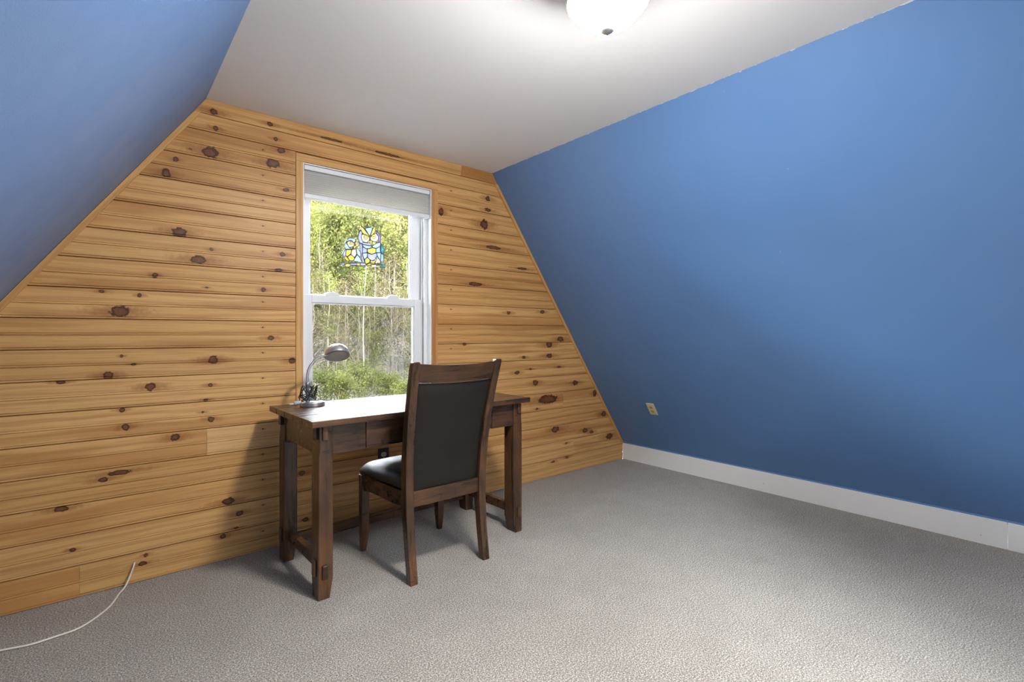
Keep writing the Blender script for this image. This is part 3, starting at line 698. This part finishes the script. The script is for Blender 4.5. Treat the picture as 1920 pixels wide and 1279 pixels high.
# ------------------------------------------------------------------ desk lamp
ZT = H
DL = empty('desk_lamp', (.822, 2.560, ZT)); tag(DL, 'small silver gooseneck desk lamp with a dome shade on the desk corner', 'lamp')
MB().lathe([(0, 0), (.057, 0), (.0595, .002), (.0595, .019), (.056, .0215), (0, .0215)], 40).build('base', STEEL, DL, smooth=False, bevel=.001)
px0, py0 = -.021, .008
MB().lathe([(.009, .0215), (.009, .100), (.0105, .101), (.0105, .118), (.007, .120)], 16, (px0, py0, 0)).build('lower_stem', simple('satin_grey_stem', (.40, .41, .42), .35, metal=.8), DL, smooth=True)
neck = [(px0, py0, .115), (px0-.001, py0, .15), (px0+.004, py0, .178), (px0+.016, py0, .204), (px0+.034, py0-.002, .226), (px0+.055, py0-.006, .241), (px0+.078, py0-.012, .249), (px0+.096, py0-.018, .252)]
ns_ = []
for a, b_ in zip(neck, neck[1:]):
    for i in range(6): ns_.append(tuple(a[k] + (b_[k]-a[k])*i/6 for k in range(3)))
ns_.append(neck[-1])
MB().tube(ns_, [.0062 + .0006*(i % 2) for i in range(len(ns_))], 10).build('gooseneck', STEEL, DL, smooth=True)
nrm = Vector((-.10, -.50, -.86)).normalized()
rot = Vector((0, 0, -1)).rotation_difference(nrm).to_matrix()
sc_ = Vector((.122, -.012, .247))
prof = [(.0635, 0), (.064, .004), (.061, .022), (.052, .040), (.037, .053), (.018, .060), (0, .062)]
hd_ = MB().lathe(prof, 32, sc_, rot).build('shade', STEEL, DL, smooth=True)
MB().lathe([(.0635, 0), (.060, -.001), (.058, .004), (0, .004)], 32, sc_, rot).build('diffuser_ring', GREYP, hd_, smooth=False)
MB().lathe([(.047, .002), (.045, -.0005), (0, -.0005)], 32, sc_, rot).build('lens', simple('frosted_lens', (.50, .53, .55), .25), hd_)
# bundled flex round the stem with its plug
cd = MB(); rr = random.Random(4); pts = []
for i in range(30):
    a = i*1.15 + .5*rr.random(); r_ = .017 + .019*rr.random()
    pts.append((px0 + r_*math.cos(a)*1.35, py0 + r_*math.sin(a)*.75 - .003, .028 + .075*(.5+.5*math.sin(i*1.9))*(1 if i % 4 else .3) + .008*rr.random()))
def smooth_path(p, n=5):
    out = []
    for i in range(len(p)-1):
        p0, p1, p2, p3 = (Vector(p[max(i-1, 0)]), Vector(p[i]), Vector(p[i+1]), Vector(p[min(i+2, len(p)-1)]))
        for j in range(n):
            t_ = j/n
            out.append(.5*((2*p1) + (p2-p0)*t_ + (2*p0-5*p1+4*p2-p3)*t_*t_ + (3*p1-p0-3*p2+p3)*t_**3))
    return out + [Vector(p[-1])]
MB().tube(smooth_path(pts), .0024, 6).build('cord', BLACK, DL, smooth=True)
MB().tube(smooth_path([(px0+.02, py0, .03), (px0-.01, py0-.03, .034), (-.055, -.028, .030), (-.062, -.022, .026)]), .0024, 6).build('cord', BLACK, DL, smooth=True)
MB().tube(smooth_path([(px0+.0, py0-.02, .028), (.02, -.03, .030), (.045, -.028, .028), (.052, -.02, .0245)]), .0024, 6).build('cord', BLACK, DL, smooth=True)
pg_ = MB().tube([(-.058, -.022, .026), (-.070, -.020, .024), (-.088, -.017, .021), (-.094, -.016, .020)], [.0045, .009, .011, .008], 8).build('plug', GREYP, DL, smooth=True)
for dz in (-.005, .005): MB().box(-.112, -.092, -.016+dz-.0008, -.016+dz+.0008, .017, .023).build('prong', STEEL, pg_)

# ------------------------------------------------------------------ outlets, cable, ceiling light
def outlet(name, loc, R, plate, face, lab):
    o = empty(name, loc); o.rotation_euler = R.to_euler(); tag(o, lab, 'outlet')
    # local: x across, z up, -y out of the wall
    MB().box(-.035, .035, -.006, .001, -.057, .057).build('cover_plate', plate, o, .002)
    for s in (-1, 1):
        c = s*.0195
        poly = [(.0165*math.cos(a)*1.0, c + max(-.0125, min(.0125, .0165*math.sin(a)))) for a in [2*math.pi*i/24 for i in range(24)]]
        r_ = MB().prism(poly, -.0085, -.004).build('receptacle', face, o, .0008)
        for xx, h in ((-.0065, .0045), (.0065, .0037)): MB().box(xx-.0012, xx+.0012, -.0090, -.0080, c-h+.002, c+h+.002).build('slot', SLOT, r_)
        MB().lathe([(0, 0), (.0024, 0), (.0024, .001), (0, .001)], 10, (0, -.0082, c-.0075), Matrix.Rotation(math.pi/2, 3, 'X')).build('ground_hole', SLOT, r_)
    MB().lathe([(0, 0), (.003, 0), (.0022, .0015), (0, .0018)], 10, (0, -.006, 0), Matrix.Rotation(math.pi/2, 3, 'X')).build('screw', STEEL, o)
    return o
outlet('wall_outlet', (1.317, D-.0005, .376), Matrix.Identity(3), BROWNPL, simple('almond_plastic', (.62, .58, .48), .4), 'dark plated duplex outlet low on the pine wall behind the desk')
ang = math.atan2(XR0-XRC, ZC-ZB)
xs = 3.362; zs = .529
# slope frame: up along the slope, out = into the room
up = Vector((-(XR0-XRC), 0, ZC-ZB)).normalized(); ac = Vector((0, -1, 0)); outv = ac.cross(up)
R = Matrix((ac, -outv, up)).transposed() if False else Matrix((( ac.x, up.cross(ac).x, up.x), (ac.y, up.cross(ac).y, up.y), (ac.z, up.cross(ac).z, up.z)))
zs2 = zs; xs2 = xr(zs2)
outlet('wall_outlet', (xs2, 2.312, zs2), R, IVORY, simple('tan_plastic', (.55, .42, .20), .4), 'ivory duplex outlet on the blue right-hand slope')

cab = smooth_path([(.120, D+.02, .089), (.120, D-.004, .089), (.108, 2.780, .058), (.088, 2.755, .018), (.064, 2.715, .005), (.030, 2.611, .005), (-.027, 2.526, .005), (-.073, 2.490, .005), (-.131, 2.480, .005), (-.195, 2.475, .005), (-.269, 2.495, .005), (-.36, 2.505, .005), (-.50, 2.46, .005)], 6)
wc = MB().tube(cab, .0036, 8).build('cable', CORDW, smooth=True); tag(wc, 'thin cream cable coming out of the pine wall and lying across the carpet', 'cable')

LX, LY = 1.146, .942
LF = empty('ceiling_light', (LX, LY, ZC)); tag(LF, 'round white glass bowl ceiling light, switched on', 'light')
MB().lathe([(0, 0), (.062, 0), (.064, -.004), (.060, -.022), (.020, -.030), (0, -.030)], 32).build('canopy', WHITE, LF, smooth=True)
MB().lathe([(.009, -.028), (.009, -.152)], 12).build('stem', STEEL, LF, smooth=True)
MB().lathe([(0, -.150), (.030, -.151), (.104, -.155), (.1180, -.160), (.1192, -.1722), (.1168, -.1722), (.1155, -.163), (0, -.163)], 40).build('shading_lid', WHITE, LF, smooth=True)  # added lid, its lip shaped to hold the bowl's light off the ceiling
bowl = [(.109*math.cos(a), -.164 - .082*math.sin(a)**1.15) for a in [math.pi/2*i/14 for i in range(15)]]
MB().lathe(bowl, 40).build('glass_bowl', mat_emit('lit_opal_glass', (1.0, .985, .965), LAMP), LF, smooth=True)
MB().lathe([(0, -.244), (.020, -.245), (.023, -.250), (.015, -.257), (.007, -.262), (0, -.263)], 20).build('finial', STEEL, LF, smooth=True)

# ------------------------------------------------------------------ hillside forest outside the window
def gz(x, y): return (-2.8 + (-9-y)*.75 if y < -9 else -2.8 if y < 12 else -2.8 + (y-12)*.31) + .25*math.sin(x*.7+y*.3) + .2*math.sin(y*.9)  # unseen rise behind the house added to block low sky from the door
gm = MB(); nx, ny = 36, 60
for j in range(ny+1):
    y = -40 + 130*(j/ny)
    for i in range(nx+1):
        x = -30 + 110*i/nx
        gm.v.append((x, y, gz(x, y)))
for j in range(ny):
    for i in range(nx): gm.f.append((j*(nx+1)+i, j*(nx+1)+i+1, (j+1)*(nx+1)+i+1, (j+1)*(nx+1)+i))
gmat, t, b = material('leaf_litter')
Pg = t.coord()
t.put(b.inputs['Base Color'], t.ramp(t.noise(Pg, 3.5, 6, .65), [(.32, (.006, .005, .003)), (.5, (.015, .011, .0065)), (.66, (.027, .022, .012))]))
b.inputs['Roughness'].default_value = 1; t.put(b.inputs['Normal'], t.bump(t.noise(Pg, 9, 5), 1.0, .2))
gr = gm.build('hillside_ground', gmat, smooth=True); tag(gr, 'brown leaf-littered hillside seen through the window, with an unseen rise added behind the house', 'ground', kind='structure')

BARK = simple('grey_brown_bark', (.0330, .0240, .0168), .9, vary=.3); PALE = simple('pale_birch_bark', (.0756, .0662, .0540), .8, vary=.25); TWIG = simple('dry_twig_bark', (.0210, .0150, .0085), .9, vary=.3)
LY1 = mat_leaf('spring_yellow_leaf', (.0258, .0292, .0069), (.0499, .0490, .0146)); LG = mat_leaf('fresh_green_leaf', (.0142, .0180, .0045), (.0330, .0353, .0097)); LD = mat_leaf('grey_green_leaf', (.024, .029, .021), (.041, .046, .034)); LB = mat_leaf('dry_tan_leaf', (.016, .012, .0055), (.032, .024, .012))
def make_tree(name, seed, h, r0, nbr, bl_, leafmat, nleaf, leafsize, bark, twig, z_from=.25, upright=.6, lean=.3):
    """meshes of one kind of tree: trunk, branches, foliage"""
    R_ = random.Random(seed)
    tr = MB(); n = 7; path = []; lx_, ly_ = R_.uniform(-lean, lean), R_.uniform(-lean, lean)
    for i in range(n+1):
        u = i/n; path.append(Vector((lx_*u*u + R_.uniform(-.12, .12)*u, ly_*u*u + R_.uniform(-.12, .12)*u, h*u)))
    tr.tube(path, [r0*(1 - .85*i/n) for i in range(n+1)], 6)
    br = MB(); tips = []
    for k in range(nbr):
        u = z_from + (1 - z_from)*R_.random()**.9; f = u*n; i = min(int(f), n-1); p = path[i].lerp(path[i+1], f-i)
        a = R_.uniform(0, 6.283); L = bl_*(1.1 - .75*u)*R_.uniform(.6, 1.25); d = Vector((math.cos(a), math.sin(a), upright + R_.uniform(-.35, .45))).normalized()
        q1 = p + d*L*.5 + Vector((0, 0, .05*L)); q2 = p + d*L + Vector((R_.uniform(-.1, .1), R_.uniform(-.1, .1), R_.uniform(.0, .2)))*L
        w = r0*.28*(1.15-u); br.tube([p, q1, q2], [w, w*.65, w*.25], 3, cap=False)
        tips += [(q1, L), (q2, L), (p.lerp(q1, .6), L)]
        for s_ in range(3):
            d2 = (d + Vector((R_.uniform(-.9, .9), R_.uniform(-.9, .9), R_.uniform(-.2, .8)))).normalized(); b0 = q1.lerp(q2, R_.random()); e = b0 + d2*L*.45
            br.tube([b0, e], [w*.4, w*.15], 3, cap=False); tips.append((e, L))
    lf = MB()
    if nleaf:
        for k in range(nleaf):
            p, L = R_.choice(tips); c = p + Vector((R_.gauss(0, 1), R_.gauss(0, 1), R_.gauss(0, 1)))*(.16*L + .05)
            a = Vector((R_.gauss(0, 1), R_.gauss(0, 1), R_.gauss(0, 1))).normalized(); bb = a.orthogonal().normalized(); bb = Matrix.Rotation(R_.uniform(0, 6.28), 3, a) @ bb
            cc = a.cross(bb); s_ = leafsize*R_.uniform(.6, 1.3)
            lf.add([c - bb*s_, c - cc*s_*.5, c + bb*s_, c + cc*s_*.5], [(0, 1, 2, 3)])
    return [('trunk', tr.mesh('trunk', bark, True)), ('branches', br.mesh('branches', twig))] + ([('foliage', lf.mesh('foliage', leafmat))] if nleaf else [])
KIN = {
 'yellow': [make_tree('y', s, 6.2, .07, 44, 1.9, LY1, 5200, .075, BARK, TWIG, .12) for s in (1, 2, 3)],
 'green':  [make_tree('g', s, 5.2, .06, 40, 1.7, LG, 4200, .070, BARK, TWIG, .10) for s in (4, 5)],
 'bare':   [make_tree('b', s, 6.5, .045, 46, 1.5, LB, 700, .05, TWIG, TWIG, .10, .8) for s in (6, 7, 8)],
 'birch':  [make_tree('i', s, 8.0, .040, 26, 1.2, LY1, 600, .06, PALE, TWIG, .45, .8, .5) for s in (9, 10)],
 'far':    [make_tree('f', s, 7.5, .10, 44, 2.3, LD, 4200, .12, BARK, BARK, .12) for s in (11, 12)],
 'shrub':  [make_tree('s', s, 2.0, .03, 34, 1.2, LG, 3200, .055, TWIG, TWIG, .05, .7) for s in (13, 14)],
}
INFO = {'yellow': ('spring_tree', 'yellow-green leafing tree on the slope outside the window', 'trees in young leaf on the hillside'),
 'green': ('leafy_sapling', 'fresh green leafy sapling in the thicket outside the window', 'green saplings in the thicket'),
 'bare': ('bare_sapling', 'thin brown almost leafless sapling in the thicket outside the window', 'bare saplings in the thicket'),
 'birch': ('birch_tree', 'slender pale-barked tree standing in the brown thicket outside the window', 'pale trunks in the thicket'),
 'far': ('hillside_tree', 'grey-green tree far up the hillside behind the yellow-green trees', 'far trees on the hilltop'),
 'shrub': ('green_shrub', 'low bright green shrub at the foot of the window view', 'green shrubs below the thicket')}
RT = random.Random(77)
def plant(kind, x, y, s):
    nm, lab, grp = INFO[kind]; parts = RT.choice(KIN[kind])
    r_ = empty(nm, (x, y, gz(x, y) - .05), RT.uniform(0, 6.28)); r_.scale = (s*RT.uniform(.85, 1.1), s*RT.uniform(.85, 1.1), s*RT.uniform(.85, 1.15))
    tag(r_, lab, 'shrub' if kind == 'shrub' else 'tree', grp)
    for pn, me in parts:
        o = bpy.data.objects.new(pn, me); COL.objects.link(o); o.parent = r_
def scatter(kind, n, y0, y1, s0, s1, a0=.16, a1=.72):
    for i in range(n):
        u = (i + RT.random())/n; y = y0 + (y1-y0)*RT.random()
        plant(kind, y*(a0 + (a1-a0)*u), y, RT.uniform(s0, s1))
scatter('shrub', 14, 15.0, 18, .45, .72)
scatter('bare', 36, 16.5, 23, .45, .72)
scatter('birch', 12, 17, 24, .55, .78)
scatter('green', 8, 19, 25, .45, .75)
scatter('bare', 26, 23, 28, .45, .65)
scatter('green', 8, 21, 25, .6, .8, .16, .36)
scatter('green', 10, 18, 22, .35, .6)
scatter('yellow', 26, 24, 30, .85, 1.15)
scatter('yellow', 24, 30, 37, .85, 1.15)
scatter('far', 24, 40, 54, 1.0, 1.4)
scatter('far', 24, 54, 78, 1.1, 1.6)
scatter('bare', 6, 17, 24, .5, .7, -.08, .16)
scatter('yellow', 7, 25, 34, .9, 1.15, -.08, .16)
scatter('far', 6, 42, 70, 1.1, 1.5, -.08, .16)

# daylight sampling guide at the window opening (emits nothing of its own)
pd = bpy.data.lights.new('window_portal', 'AREA'); pd.shape = 'RECTANGLE'; pd.size = WX1-WX0+.1; pd.size_y = WZ1-WZ0+.1
pd.cycles.is_portal = True
po = bpy.data.objects.new('window_portal', pd); COL.objects.link(po)
po.location = ((WX0+WX1)/2, D+.20, (WZ0+WZ1)/2); po.rotation_euler = (math.radians(-90), 0, 0)
pe = bpy.data.lights.new('fill_door_portal', 'AREA'); pe.shape = 'RECTANGLE'; pe.size = DX1-DX0+.1; pe.size_y = DZ1+.1
pe.cycles.is_portal = True
pf = bpy.data.objects.new('fill_door_portal', pe); COL.objects.link(pf)
pf.location = ((DX0+DX1)/2, YB-.14, DZ1/2); pf.rotation_euler = (math.radians(90), 0, 0)
